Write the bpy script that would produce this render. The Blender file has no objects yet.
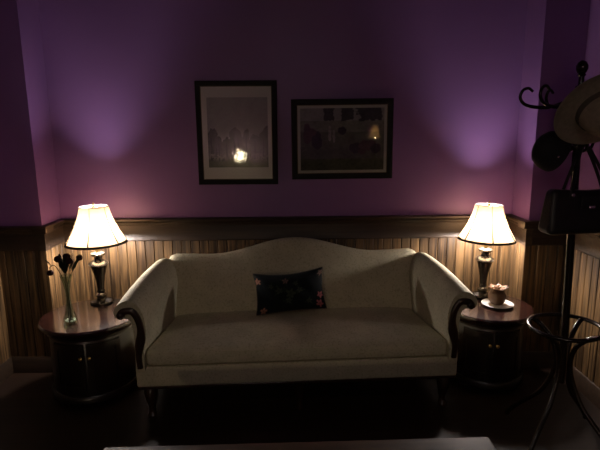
import bpy, bmesh, math, random
from mathutils import Vector, Matrix
R_ = math.radians
PI = math.pi
random.seed(7)
scene = bpy.context.scene
col = scene.collection

# ------------------------------------------------------------------ camera
CAM = Vector((0.0, -3.45, 1.65))
PITCH, ROLL = R_(10.9), R_(0.6)
fw = Vector((0, math.cos(PITCH), -math.sin(PITCH)))
rt0 = Vector((1, 0, 0)); up0 = rt0.cross(fw)
rt = rt0 * math.cos(ROLL) - up0 * math.sin(ROLL)
up = up0 * math.cos(ROLL) + rt0 * math.sin(ROLL)
cam_data = bpy.data.cameras.new('camera')
cam = bpy.data.objects.new('camera', cam_data)
col.objects.link(cam)
m = Matrix((rt, up, -fw)).transposed().to_4x4()
m.translation = CAM
cam.matrix_world = m
cam_data.sensor_width = 36.0
cam_data.lens = 485.0 / 600.0 * 36.0
cam_data.clip_start = 0.05
scene.camera = cam

# ------------------------------------------------------------------ world, exposure
world = bpy.data.worlds.new('world'); scene.world = world
world.use_nodes = True
world.node_tree.nodes['Background'].inputs[0].default_value = (0.30, 0.25, 0.45, 1)
world.node_tree.nodes['Background'].inputs[1].default_value = 0.002
vs = scene.view_settings
scene.display_settings.display_device = 'sRGB'
vs.view_transform = 'Standard'; vs.look = 'None'; vs.gamma = 1.0
vs.use_curve_mapping = False
vs.exposure = 0.0
cy = scene.cycles
cy.max_bounces = 10; cy.diffuse_bounces = 6; cy.glossy_bounces = 4
cy.transmission_bounces = 8; cy.transparent_max_bounces = 12
cy.caustics_reflective = False; cy.caustics_refractive = False
cy.sample_clamp_indirect = 4.0

BULB_STRENGTH = 640.0          # the two table lamps
BULB_COLOR = (1.0, 0.905, 0.86)
FAR_LAMP = 150.0              # lamps at the other end of the room

# ------------------------------------------------------------------ materials
MATS = {}
def new_mat(name):
    mt = bpy.data.materials.new(name); mt.use_nodes = True
    nt = mt.node_tree; b = nt.nodes['Principled BSDF']
    MATS[name] = mt
    return mt, nt, b
def node(nt, t, **kw):
    n = nt.nodes.new(t)
    for k, v in kw.items():
        setattr(n, k, v)
    return n
def plain(name, c, rough=0.5, metal=0.0, spec=0.5, noise=0.0, nscale=20.0, bump=0.0):
    mt, nt, b = new_mat(name)
    b.inputs['Base Color'].default_value = (*c, 1)
    b.inputs['Roughness'].default_value = rough
    b.inputs['Metallic'].default_value = metal
    b.inputs['Specular IOR Level'].default_value = spec
    if noise or bump:
        tc = node(nt, 'ShaderNodeTexCoord'); nz = node(nt, 'ShaderNodeTexNoise')
        nz.inputs['Scale'].default_value = nscale; nz.inputs['Detail'].default_value = 5
        nt.links.new(tc.outputs['Object'], nz.inputs['Vector'])
        if noise:
            cr = node(nt, 'ShaderNodeValToRGB')
            cr.color_ramp.elements[0].position = 0.3; cr.color_ramp.elements[1].position = 0.7
            cr.color_ramp.elements[0].color = (*[x * (1 - noise) for x in c], 1)
            cr.color_ramp.elements[1].color = (*[min(1, x * (1 + noise)) for x in c], 1)
            nt.links.new(nz.outputs['Fac'], cr.inputs['Fac'])
            nt.links.new(cr.outputs['Color'], b.inputs['Base Color'])
        if bump:
            bp = node(nt, 'ShaderNodeBump'); bp.inputs['Strength'].default_value = bump
            bp.inputs['Distance'].default_value = 0.01
            nt.links.new(nz.outputs['Fac'], bp.inputs['Height'])
            nt.links.new(bp.outputs['Normal'], b.inputs['Normal'])
    return mt
def wood(name, c1, c2, rough=0.4, axis='Z', stretch=14.0, scale=5.0, spec=0.5, rand=0.0, coat=0.0):
    mt, nt, b = new_mat(name)
    tc = node(nt, 'ShaderNodeTexCoord'); mp = node(nt, 'ShaderNodeMapping')
    s = [stretch] * 3; s['XYZ'.index(axis)] = 1.0
    mp.inputs['Scale'].default_value = s
    oi = node(nt, 'ShaderNodeObjectInfo')
    off = node(nt, 'ShaderNodeVectorMath', operation='SCALE'); off.inputs['Scale'].default_value = 37.0
    cmb = node(nt, 'ShaderNodeCombineXYZ')
    for i in range(3): nt.links.new(oi.outputs['Random'], cmb.inputs[i])
    nt.links.new(cmb.outputs[0], off.inputs[0])
    ad = node(nt, 'ShaderNodeVectorMath', operation='ADD')
    nt.links.new(tc.outputs['Object'], ad.inputs[0]); nt.links.new(off.outputs[0], ad.inputs[1])
    nt.links.new(ad.outputs[0], mp.inputs['Vector'])
    nz = node(nt, 'ShaderNodeTexNoise')
    nz.inputs['Scale'].default_value = scale; nz.inputs['Detail'].default_value = 6
    nz.inputs['Distortion'].default_value = 0.6
    nt.links.new(mp.outputs[0], nz.inputs['Vector'])
    cr = node(nt, 'ShaderNodeValToRGB')
    cr.color_ramp.elements[0].position = 0.36; cr.color_ramp.elements[1].position = 0.66
    cr.color_ramp.elements[0].color = (*c1, 1); cr.color_ramp.elements[1].color = (*c2, 1)
    nt.links.new(nz.outputs['Fac'], cr.inputs['Fac'])
    out = cr.outputs['Color']
    if rand:
        hv = node(nt, 'ShaderNodeHueSaturation')
        mr = node(nt, 'ShaderNodeMapRange')
        mr.inputs['To Min'].default_value = 1 - rand; mr.inputs['To Max'].default_value = 1 + rand
        nt.links.new(oi.outputs['Random'], mr.inputs['Value'])
        nt.links.new(mr.outputs[0], hv.inputs['Value']); nt.links.new(out, hv.inputs['Color'])
        out = hv.outputs['Color']
    nt.links.new(out, b.inputs['Base Color'])
    b.inputs['Roughness'].default_value = rough
    b.inputs['Specular IOR Level'].default_value = spec
    b.inputs['Coat Weight'].default_value = coat
    b.inputs['Coat Roughness'].default_value = 0.08
    bp = node(nt, 'ShaderNodeBump'); bp.inputs['Strength'].default_value = 0.15
    bp.inputs['Distance'].default_value = 0.003
    nt.links.new(nz.outputs['Fac'], bp.inputs['Height']); nt.links.new(bp.outputs['Normal'], b.inputs['Normal'])
    return mt
def emit(name, c, s):
    mt, nt, b = new_mat(name)
    b.inputs['Base Color'].default_value = (*c, 1)
    b.inputs['Emission Color'].default_value = (*c, 1)
    b.inputs['Emission Strength'].default_value = s
    return mt
def vcol(name, rough=0.8, spec=0.3):
    mt, nt, b = new_mat(name)
    a = node(nt, 'ShaderNodeVertexColor'); a.layer_name = 'print'
    nt.links.new(a.outputs['Color'], b.inputs['Base Color'])
    b.inputs['Roughness'].default_value = rough; b.inputs['Specular IOR Level'].default_value = spec
    return mt

def fabric_mat(name, c1, c2, c3):
    # woven damask: fine weave plus small darker leaf flecks
    mt, nt, b = new_mat(name)
    tc = node(nt, 'ShaderNodeTexCoord')
    v = node(nt, 'ShaderNodeTexNoise'); v.inputs['Scale'].default_value = 85; v.inputs['Detail'].default_value = 3
    n2 = node(nt, 'ShaderNodeTexNoise'); n2.inputs['Scale'].default_value = 9; n2.inputs['Detail'].default_value = 4
    for n in (v, n2): nt.links.new(tc.outputs['Object'], n.inputs['Vector'])
    cr = node(nt, 'ShaderNodeValToRGB')
    cr.color_ramp.elements[0].position = 0.35; cr.color_ramp.elements[0].color = (*c3, 1)
    cr.color_ramp.elements[1].position = 0.48; cr.color_ramp.elements[1].color = (*c1, 1)
    cr2 = node(nt, 'ShaderNodeValToRGB')
    cr2.color_ramp.elements[0].position = 0.35; cr2.color_ramp.elements[0].color = (0.86, 0.86, 0.86, 1)
    cr2.color_ramp.elements[1].position = 0.65; cr2.color_ramp.elements[1].color = (1, 1, 1, 1)
    nt.links.new(v.outputs['Fac'], cr.inputs['Fac']); nt.links.new(n2.outputs['Fac'], cr2.inputs['Fac'])
    mx = node(nt, 'ShaderNodeMix', data_type='RGBA', blend_type='MULTIPLY')
    mx.inputs[0].default_value = 1.0
    nt.links.new(cr.outputs['Color'], mx.inputs[6]); nt.links.new(cr2.outputs['Color'], mx.inputs[7])
    nt.links.new(mx.outputs[2], b.inputs['Base Color'])
    b.inputs['Roughness'].default_value = 0.85
    b.inputs['Specular IOR Level'].default_value = 0.2
    bp = node(nt, 'ShaderNodeBump'); bp.inputs['Strength'].default_value = 0.12; bp.inputs['Distance'].default_value = 0.002
    nt.links.new(v.outputs['Fac'], bp.inputs['Height']); nt.links.new(bp.outputs['Normal'], b.inputs['Normal'])
    return mt

def purple_paint():
    mt, nt, b = new_mat('purple_paint')
    tc = node(nt, 'ShaderNodeTexCoord')
    n1 = node(nt, 'ShaderNodeTexNoise'); n1.inputs['Scale'].default_value = 1.6; n1.inputs['Detail'].default_value = 5
    nt.links.new(tc.outputs['Object'], n1.inputs['Vector'])
    cr = node(nt, 'ShaderNodeValToRGB')
    cr.color_ramp.elements[0].position = 0.3; cr.color_ramp.elements[0].color = (0.240, 0.120, 0.330, 1)
    cr.color_ramp.elements[1].position = 0.7; cr.color_ramp.elements[1].color = (0.270, 0.135, 0.370, 1)
    nt.links.new(n1.outputs['Fac'], cr.inputs['Fac']); nt.links.new(cr.outputs['Color'], b.inputs['Base Color'])
    b.inputs['Roughness'].default_value = 0.42; b.inputs['Specular IOR Level'].default_value = 0.4
    n2 = node(nt, 'ShaderNodeTexNoise'); n2.inputs['Scale'].default_value = 70; n2.inputs['Detail'].default_value = 3
    nt.links.new(tc.outputs['Object'], n2.inputs['Vector'])
    bp = node(nt, 'ShaderNodeBump'); bp.inputs['Strength'].default_value = 0.10; bp.inputs['Distance'].default_value = 0.004
    nt.links.new(n2.outputs['Fac'], bp.inputs['Height']); nt.links.new(bp.outputs['Normal'], b.inputs['Normal'])
    return mt

def shade_mat():
    mt, nt, b = new_mat('lamp_shade_cloth')
    nt.nodes.remove(b)
    out = nt.nodes['Material Output']
    tr = node(nt, 'ShaderNodeBsdfTranslucent'); tr.inputs['Color'].default_value = (0.215, 0.145, 0.080, 1)
    df = node(nt, 'ShaderNodeBsdfDiffuse'); df.inputs['Color'].default_value = (0.72, 0.62, 0.48, 1)
    mx = node(nt, 'ShaderNodeMixShader'); mx.inputs[0].default_value = 0.45
    nt.links.new(tr.outputs[0], mx.inputs[1]); nt.links.new(df.outputs[0], mx.inputs[2])
    nt.links.new(mx.outputs[0], out.inputs['Surface'])
    return mt

def glass_mat(name, tint, gloss_rough=0.0, ior=1.5, bump=0.0):
    mt, nt, b = new_mat(name)
    nt.nodes.remove(b)
    out = nt.nodes['Material Output']
    t = node(nt, 'ShaderNodeBsdfTransparent'); t.inputs['Color'].default_value = (*tint, 1)
    g = node(nt, 'ShaderNodeBsdfGlossy'); g.inputs['Roughness'].default_value = gloss_rough
    f0 = ((ior - 1) / (ior + 1)) ** 2
    lw = node(nt, 'ShaderNodeLayerWeight'); lw.inputs['Blend'].default_value = 0.5
    pw = node(nt, 'ShaderNodeMath', operation='POWER'); pw.inputs[1].default_value = 5.0
    fr = node(nt, 'ShaderNodeMath', operation='MULTIPLY_ADD'); fr.inputs[1].default_value = 1 - f0; fr.inputs[2].default_value = f0
    nt.links.new(lw.outputs['Facing'], pw.inputs[0]); nt.links.new(pw.outputs[0], fr.inputs[0])
    gout = g
    if bump:
        g2 = node(nt, 'ShaderNodeBsdfGlossy'); g2.inputs['Roughness'].default_value = 0.22
        gout = node(nt, 'ShaderNodeMixShader'); gout.inputs[0].default_value = 0.35
        nt.links.new(g.outputs[0], gout.inputs[1]); nt.links.new(g2.outputs[0], gout.inputs[2])
    mx = node(nt, 'ShaderNodeMixShader')
    nt.links.new(fr.outputs[0], mx.inputs[0]); nt.links.new(t.outputs[0], mx.inputs[1]); nt.links.new(gout.outputs[0], mx.inputs[2])
    nt.links.new(mx.outputs[0], out.inputs['Surface'])
    if bump:
        tc = node(nt, 'ShaderNodeTexCoord'); nz = node(nt, 'ShaderNodeTexNoise'); nz.inputs['Scale'].default_value = 60
        nt.links.new(tc.outputs['Object'], nz.inputs['Vector'])
        bp = node(nt, 'ShaderNodeBump'); bp.inputs['Strength'].default_value = bump; bp.inputs['Distance'].default_value = 0.002
        nt.links.new(nz.outputs['Fac'], bp.inputs['Height']); nt.links.new(bp.outputs['Normal'], g.inputs['Normal'])
    return mt

def floor_mat():
    mt, nt, b = new_mat('dark_plank_floor')
    tc = node(nt, 'ShaderNodeTexCoord'); mp = node(nt, 'ShaderNodeMapping')
    br = node(nt, 'ShaderNodeTexBrick')
    br.inputs['Scale'].default_value = 1.0
    br.inputs['Brick Width'].default_value = 1.4; br.inputs['Row Height'].default_value = 0.09
    br.inputs['Mortar Size'].default_value = 0.002
    br.inputs['Color1'].default_value = (0.016, 0.008, 0.005, 1); br.inputs['Color2'].default_value = (0.024, 0.012, 0.007, 1)
    br.inputs['Mortar'].default_value = (0.006, 0.004, 0.003, 1)
    nt.links.new(tc.outputs['Object'], mp.inputs['Vector']); nt.links.new(mp.outputs[0], br.inputs['Vector'])
    nt.links.new(br.outputs['Color'], b.inputs['Base Color'])
    b.inputs['Roughness'].default_value = 0.5; b.inputs['Specular IOR Level'].default_value = 0.25
    return mt

purple_paint(); shade_mat(); floor_mat()
fabric_mat('damask', (0.60, 0.54, 0.37), None, (0.47, 0.42, 0.28))
wood('wainscot_wood', (0.019, 0.0095, 0.004), (0.135, 0.077, 0.031), rough=0.42, axis='Z', stretch=26, scale=2.2, rand=0.35)
wood('rail_wood', (0.020, 0.011, 0.006), (0.042, 0.024, 0.013), rough=0.5, axis='X', stretch=18, scale=2.0)
wood('mahogany', (0.010, 0.0036, 0.0026), (0.024, 0.0075, 0.005), rough=0.18, axis='X', stretch=10, scale=2.0, coat=0.6)
wood('mahogany_dark', (0.006, 0.003, 0.0025), (0.012, 0.006, 0.004), rough=0.3, axis='Z', stretch=10, scale=2.0)
wood('sofa_wood', (0.020, 0.009, 0.005), (0.045, 0.018, 0.010), rough=0.28, axis='Z', stretch=10, scale=4.0)
wood('bentwood', (0.009, 0.005, 0.003), (0.018, 0.009, 0.005), rough=0.22, axis='Z', stretch=10, scale=4.0)
wood('coffee_wood', (0.030, 0.014, 0.007), (0.055, 0.026, 0.012), rough=0.55, spec=0.25, axis='X', stretch=10, scale=2.0)
plain('ceiling_paint', (0.07, 0.05, 0.08), 0.8)
plain('trim_dark', (0.012, 0.007, 0.004), 0.7)
plain('lamp_bronze', (0.022, 0.016, 0.011), 0.18, metal=0.6, noise=0.3, nscale=30)
plain('lamp_pewter', (0.30, 0.25, 0.18), 0.20, metal=0.8)
plain('brass', (0.55, 0.38, 0.15), 0.3, metal=1.0)
plain('black_frame', (0.008, 0.006, 0.006), 0.55, spec=0.2)
plain('gold_fillet', (0.16, 0.13, 0.08), 0.4, metal=0.5)
plain('mat_board', (0.88, 0.85, 0.79), 0.9)
plain('mat_board_grey', (0.55, 0.56, 0.48), 0.9)
plain('felt_straw', (0.30, 0.255, 0.19), 0.9, noise=0.12, nscale=60, bump=0.2)
plain('hat_ribbon', (0.10, 0.085, 0.065), 0.8)
plain('black_cotton', (0.010, 0.010, 0.012), 0.85, bump=0.2, nscale=120)
plain('black_leather', (0.009, 0.008, 0.009), 0.42, bump=0.25, nscale=90)
plain('nickel', (0.7, 0.68, 0.64), 0.2, metal=1.0)
plain('white_china', (0.82, 0.80, 0.76), 0.2)
plain('brown_clay', (0.14, 0.072, 0.038), 0.55, noise=0.25, nscale=25, bump=0.3)
plain('ruffle_clay', (0.24, 0.12, 0.055), 0.5, noise=0.25, nscale=40)
plain('dry_petal', (0.025, 0.008, 0.009), 0.9, spec=0.1)
plain('dry_stem', (0.012, 0.015, 0.008), 0.9, spec=0.1)
plain('grey_baseboard', (0.30, 0.28, 0.26), 0.4)
plain('white_pebble', (0.8, 0.78, 0.74), 0.4)
glass_mat('picture_glass', (0.97, 0.97, 0.97), 0.015, 1.5, bump=0.10)
glass_mat('flat_glass', (0.97, 0.97, 0.97), 0.0, 1.5)
glass_mat('vase_glass', (0.80, 0.86, 0.80), 0.02, 1.45)
vcol('floral_print', 0.9, 0.15); vcol('art_print', 0.85)
emit('bulb_glow', BULB_COLOR, BULB_STRENGTH)
emit('far_bulb_glow', (1.0, 0.78, 0.48), FAR_LAMP)
emit('globe_glow', (1.0, 0.80, 0.48), 220.0)
emit('fill_pendant_glow', (1.0, 0.90, 0.78), 68.0)  # strength of the added pendant that fills the sofa front
emit('fill_ceiling_glow', (1.0, 0.92, 0.84), 29.0)  # strength of the added ceiling lamp, frontal fill

# ------------------------------------------------------------------ mesh helpers
class MB:
    def __init__(s): s.v = []; s.f = []
    def add(s, verts, faces):
        o = len(s.v); s.v += [tuple(p) for p in verts]; s.f += [tuple(i + o for i in f) for f in faces]; return s
    def box(s, c, d, rz=0.0):
        x, y, z = [k / 2 for k in d]
        P = [Vector((a * x, b * y, e * z)) for a in (-1, 1) for b in (-1, 1) for e in (-1, 1)]
        Rm = Matrix.Rotation(rz, 3, 'Z')
        return s.add([Rm @ p + Vector(c) for p in P], [(0, 1, 3, 2), (4, 6, 7, 5), (0, 4, 5, 1), (2, 3, 7, 6), (0, 2, 6, 4), (1, 5, 7, 3)])
    def rbox(s, c, d, r, n=(8, 6, 4), deform=None, e=3):
        """rounded box: subdivided cube pushed onto a rounded hull"""
        h = [k / 2 for k in d]; rr = min(r, min(h) * 0.999)
        axes = []
        for k in range(3):
            inner = h[k] - rr
            edge = [inner + rr * math.sin(PI / 2 * j / e) for j in range(1, e + 1)]
            mid = [-inner + 2 * inner * j / n[k] for j in range(n[k] + 1)] if inner > 1e-5 else [0.0]
            # use tan-spaced points so that corner arcs are even
            edge = [inner + rr * math.tan(PI / 4 * j / e) for j in range(1, e + 1)]
            axes.append([-t for t in reversed(edge)] + mid + edge)
        idx = {}; V = []; F = []
        def vid(p):
            key = tuple(round(t, 6) for t in p)
            if key not in idx:
                q = [max(-(h[k] - rr), min(h[k] - rr, p[k])) for k in range(3)]
                dv = Vector([p[k] - q[k] for k in range(3)])
                if dv.length > 1e-9: dv = dv.normalized() * rr
                w = Vector(q) + dv
                if deform: w = Vector(deform(w))
                idx[key] = len(V); V.append(w + Vector(c))
            return idx[key]
        for k in range(3):
            a, b = [(1, 2), (2, 0), (0, 1)][k]
            for sgn in (-1, 1):
                for i in range(len(axes[a]) - 1):
                    for j in range(len(axes[b]) - 1):
                        q = []
                        for (ii, jj) in ((i, j), (i + 1, j), (i + 1, j + 1), (i, j + 1)):
                            p = [0, 0, 0]; p[k] = sgn * h[k]; p[a] = axes[a][ii]; p[b] = axes[b][jj]; q.append(vid(p))
                        F.append(tuple(q if sgn > 0 else reversed(q)))
        return s.add(V, F)
    def lathe(s, prof, seg=32, c=(0, 0, 0), cap0=True, cap1=True, fn=None, M=None):
        V = []; F = []
        n = len(prof)
        for i, (r, z) in enumerate(prof):
            for k in range(seg):
                a = 2 * PI * k / seg
                rr = r * (fn(a, i) if fn else 1)
                p = Vector((rr * math.cos(a), rr * math.sin(a), z))
                if M is not None: p = M @ p
                V.append(p + Vector(c))
        for i in range(n - 1):
            for k in range(seg):
                k2 = (k + 1) % seg
                F.append((i * seg + k, i * seg + k2, (i + 1) * seg + k2, (i + 1) * seg + k))
        if cap0: F.append(tuple(reversed(range(seg))))
        if cap1: F.append(tuple(range((n - 1) * seg, n * seg)))
        return s.add(V, F)
    def tube(s, path, rad, seg=10, closed=False, flat=1.0):
        P = [Vector(p) for p in path]; n = len(P)
        V = []; F = []
        prev = None
        for i, p in enumerate(P):
            if closed: t = P[(i + 1) % n] - P[i - 1]
            else: t = P[min(i + 1, n - 1)] - P[max(i - 1, 0)]
            t.normalize()
            if prev is None:
                a = Vector((0, 0, 1)) if abs(t.z) < 0.9 else Vector((0, 1, 0))
                u = t.cross(a).normalized()
            else:
                u = (prev - t * prev.dot(t)).normalized()
            prev = u; w = t.cross(u)
            r = rad(i / max(1, n - 1)) if callable(rad) else rad
            for k in range(seg):
                a = 2 * PI * k / seg
                V.append(p + u * (r * math.cos(a)) + w * (r * flat * math.sin(a)))
        for i in range(n if closed else n - 1):
            i2 = (i + 1) % n
            for k in range(seg):
                k2 = (k + 1) % seg
                F.append((i * seg + k, i * seg + k2, i2 * seg + k2, i2 * seg + k))
        if not closed:
            F.append(tuple(reversed(range(seg)))); F.append(tuple(range((n - 1) * seg, n * seg)))
        return s.add(V, F)
    def loft(s, secs, closed=True, caps=True):
        n = len(secs[0]); V = [p for sec in secs for p in sec]; F = []
        for i in range(len(secs) - 1):
            for k in range(n if closed else n - 1):
                k2 = (k + 1) % n
                F.append((i * n + k, i * n + k2, (i + 1) * n + k2, (i + 1) * n + k))
        if caps:
            F.append(tuple(reversed(range(n)))); F.append(tuple(range((len(secs) - 1) * n, len(secs) * n)))
        return s.add(V, F)
    def mesh(s, name, mat, smooth=True, angle=38):
        me = bpy.data.meshes.new(name)
        me.from_pydata(s.v, [], s.f); me.update()
        bm = bmesh.new(); bm.from_mesh(me)
        bmesh.ops.recalc_face_normals(bm, faces=bm.faces); bm.to_mesh(me); bm.free()
        me.materials.append(MATS[mat])
        if smooth:
            me.polygons.foreach_set('use_smooth', [True] * len(me.polygons))
            me.set_sharp_from_angle(angle=R_(angle))
        return me
    def build(s, name, mat, parent=None, smooth=True, angle=38, label=None):
        return put(name, s.mesh(name, mat, smooth, angle), parent, label)

def put(name, me, parent=None, label=None):
    o = bpy.data.objects.new(name, me); col.objects.link(o)
    if parent is not None: o.parent = parent
    if label: o['label'] = label
    return o
def empty(name, loc=(0, 0, 0), rz=0.0, rot=None):
    o = bpy.data.objects.new(name, None); col.objects.link(o)
    o.empty_display_size = 0.1
    o.location = loc; o.rotation_euler = rot if rot else (0, 0, rz)
    return o
def tag(o, label, cat, group=None):
    o['label'] = label; o['category'] = cat
    if group: o['group'] = group
    return o
def struct(o):
    o['kind'] = 'structure'; return o
def copy_tree(o, parent=None):
    c = o.copy(); col.objects.link(c); c.parent = parent
    for ch in list(o.children): copy_tree(ch, c)
    return c
def spline(pts, n=8):
    """Catmull-Rom through the points"""
    P = [Vector(p) for p in pts]; P = [2 * P[0] - P[1]] + P + [2 * P[-1] - P[-2]]
    out = []
    for i in range(1, len(P) - 2):
        a, b, c, d = P[i - 1:i + 3]
        for k in range(n):
            t = k / n
            out.append(0.5 * ((2 * b) + (c - a) * t + (2 * a - 5 * b + 4 * c - d) * t * t + (3 * b - a - 3 * c + d) * t ** 3))
    out.append(P[-2]); return out

# ------------------------------------------------------------------ the room
XL, XR = -2.05, 1.80          # side walls
AL, AR = -1.725, 1.53         # alcove
PD = 0.265                     # how far the piers stand out
ZC = 2.90; YB = -7.4          # ceiling, far end of the room
CAP0, CAP1 = 0.886, 1.05      # frieze under the wainscot cap
T = 0.12

floor = struct(MB().box(((XL + XR) / 2, YB / 2, -0.05), (XR - XL + 2 * T, -YB + 2 * T, 0.10)).build('floor', 'dark_plank_floor', smooth=False))
ceil = struct(MB().box(((XL + XR) / 2, YB / 2, ZC + 0.05), (XR - XL + 2 * T, -YB + 2 * T, 0.10)).build('ceiling', 'ceiling_paint', smooth=False))
wall_back = struct(MB().box(((AL + AR) / 2, T / 2, ZC / 2), (AR - AL, T, ZC)).build('wall_back', 'purple_paint', smooth=False))
wall_pl = struct(MB().box(((XL + AL) / 2, (T - PD) / 2, ZC / 2), (AL - XL, T + PD, ZC)).build('wall_alcove_left', 'purple_paint', smooth=False))
wall_pr = struct(MB().box(((XR + AR) / 2, (T - PD) / 2, ZC / 2), (XR - AR, T + PD, ZC)).build('wall_alcove_right', 'purple_paint', smooth=False))
wall_left = struct(MB().box((XL - T / 2, YB / 2, ZC / 2), (T, -YB + 2 * T, ZC)).build('wall_left', 'purple_paint', smooth=False))
wall_right = struct(MB().box((XR + T / 2, YB / 2, ZC / 2), (T, -YB + 2 * T, ZC)).build('wall_right', 'purple_paint', smooth=False))
wall_front = struct(MB().box(((XL + XR) / 2, YB - T / 2, ZC / 2), (XR - XL, T, ZC)).build('wall_front', 'purple_paint', smooth=False))

# wainscot: one vertical board after another, a frieze board, cap moulding, baseboard
def board_mesh(w, z0, z1, th=0.016, bev=0.005):
    h = w / 2 - 0.0006
    prof = [(-h, 0), (-h, -th + bev), (-h + bev, -th), (h - bev, -th), (h, -th + bev), (h, 0)]
    b = MB(); b.loft([[Vector((x, y, z0)) for x, y in prof], [Vector((x, y, z1)) for x, y in prof]])
    return b.mesh('plank', 'wainscot_wood', smooth=False)
def wainscot(wall, p0, p1, normal, boards=True):
    """along the wall from p0 to p1 (2-D), normal points into the room"""
    p0, p1, nrm = Vector(p0), Vector(p1), Vector(normal)
    d = p1 - p0; L = d.length; d.normalize()
    rz = math.atan2(nrm.y, nrm.x) + PI / 2
    n = max(1, round(L / 0.066)); w = L / n
    if boards:
        me = board_mesh(w, 0.10, CAP0 + 0.01)
        for i in range(n):
            c = p0 + d * (w * (i + .5))
            o = put('plank', me, wall); o.location = (c.x, c.y, 0); o.rotation_euler = (0, 0, rz)
    def run(name, prof, mat):
        # prof: (out, z); extruded along the wall
        b = MB()
        secs = [[Vector(((q + nrm * o_).x, (q + nrm * o_).y, z)) for o_, z in prof] for q in (p0, p1)]
        b.loft(secs); return b.build(name, mat, wall, angle=30)
    run('frieze_board', [(0, CAP0 - .004), (.020, CAP0 - .004), (.022, CAP0 + .004), (.018, CAP0 + .012), (.018, CAP1 - .05), (0, CAP1 - .05)], 'rail_wood')
    run('cap_moulding', [(0, CAP1 - .052), (.020, CAP1 - .052), (.026, CAP1 - .045), (.028, CAP1 - .032), (.038, CAP1 - .022), (.048, CAP1 - .016), (.050, CAP1 - .004), (.046, CAP1), (0, CAP1)], 'rail_wood')
    run('baseboard', [(0, 0), (.024, 0), (.024, .10), (.018, .118), (.010, .125), (0, .125)], 'rail_wood')
    if not boards:
        run('wainscot_panel', [(0, .12), (.010, .12), (.010, CAP0), (0, CAP0)], 'wainscot_wood')
def corner_post(wall, x, sgn):
    # outside corner of a pier: post, frieze block and cap block
    MB().box((x + sgn * .0005, -PD - .0005, .48), (.040, .040, .82)).build('corner_post', 'wainscot_wood', wall, smooth=False)
    MB().box((x, -PD, CAP0 + .053), (.046, .046, .114)).build('corner_block', 'rail_wood', wall, smooth=False)
    MB().rbox((x, -PD, CAP1 - .024), (.102, .102, .050), .006, n=(1, 1, 1)).build('corner_cap', 'rail_wood', wall)
corner_post(wall_pl, AL, 1); corner_post(wall_pr, AR, -1)
wainscot(wall_back, (AL, 0), (AR, 0), (0, -1))
wainscot(wall_pl, (AL, 0), (AL, -PD), (1, 0))
wainscot(wall_pl, (XL, -PD), (AL, -PD), (0, -1))
wainscot(wall_pr, (AR, 0), (AR, -PD), (-1, 0))
wainscot(wall_pr, (AR, -PD), (XR, -PD), (0, -1))
wainscot(wall_left, (XL, -PD), (XL, -1.9), (1, 0))
wainscot(wall_left, (XL, -1.9), (XL, YB), (1, 0), boards=False)
wainscot(wall_right, (XR, -PD), (XR, -1.9), (-1, 0))
wainscot(wall_right, (XR, -1.9), (XR, YB), (-1, 0), boards=False)
wainscot(wall_front, (XL, YB), (XR, YB), (0, 1), boards=False)

# ------------------------------------------------------------------ sofa
SOFA_O = Vector((-0.012, -0.815, 0.0)); SOFA_A = R_(3.0)
sofa = tag(empty('sofa', SOFA_O, SOFA_A), 'cream damask camelback sofa with scrolled arms and dark carved wood trim', 'sofa')
BW = 0.945
MB().rbox((0, 0.345, 0.262), (2 * BW, 0.69, 0.124), 0.012, n=(12, 6, 3)).build('seat_rail', 'damask', sofa)
MB().rbox((0, 0.345, 0.192), (2 * BW - .01, 0.68, 0.020), 0.006, n=(4, 4, 1)).build('base_moulding', 'sofa_wood', sofa)
def cush(p):
    x, y, z = p
    k = (y + .26) / .52                                   # 0 front, 1 back
    sx = 1.0 - 0.095 * max(0, k)
    zz = z
    if z > 0:
        zz = z + 0.030 * (1 - (x / .88) ** 4) * (1 - ((y - .05) / .32) ** 2) + 0.012 * k
    yy = y - 0.010 * max(0, 1 - (z / .06) ** 2) * (1 if y < -.2 else 0)
    return (x * sx, yy, zz)
cu = MB().rbox((0, 0.265, 0.378), (1.772, 0.53, 0.112), 0.034, n=(24, 10, 3), deform=cush, e=4).build('seat_cushion', 'damask', sofa)
for zz, nm in ((-0.032, 'piping'), (0.034, 'piping')):
    pts = []
    for i in range(41):
        x = -0.862 + 1.724 * i / 40
        pts.append((x, 0.265 - 0.268 + (0.012 if abs(x) > .85 else 0), 0.378 + zz))
    MB().tube(pts, 0.0045, 6).build(nm, 'damask', cu)
# camel back
def back_top(x):
    return 0.842 + 0.103 * (0.5 + 0.5 * math.cos(PI * min(abs(x) / 0.56, 1.0))) + 0.010 * max(0, (abs(x) - .56) / .3) - 0.075 * max(0, (abs(x) - .80) / .068) ** 2
secs = []
for i in range(49):
    x = -0.868 + 1.736 * i / 48
    zt = back_top(x); sec = []
    prof = [(0.500, 0.36), (0.505, 0.45), (0.520, 0.60), (0.538, zt - .10), (0.546, zt - .045), (0.556, zt - .015), (0.576, zt),
            (0.600, zt - .002), (0.622, zt - .018), (0.634, zt - .045), (0.640, zt - .12), (0.660, 0.40), (0.665, 0.24), (0.60, 0.24)]
    bulge = 0.018 * (1 - (x / .9) ** 2)
    for j, (y, z) in enumerate(prof):
        if j in (1, 2, 3): y -= bulge * (0.6, 1, .5)[j - 1]
        sec.append(Vector((x, y, z)))
    secs.append(sec)
MB().loft(secs).build('backrest', 'damask', sofa, angle=50)
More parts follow.
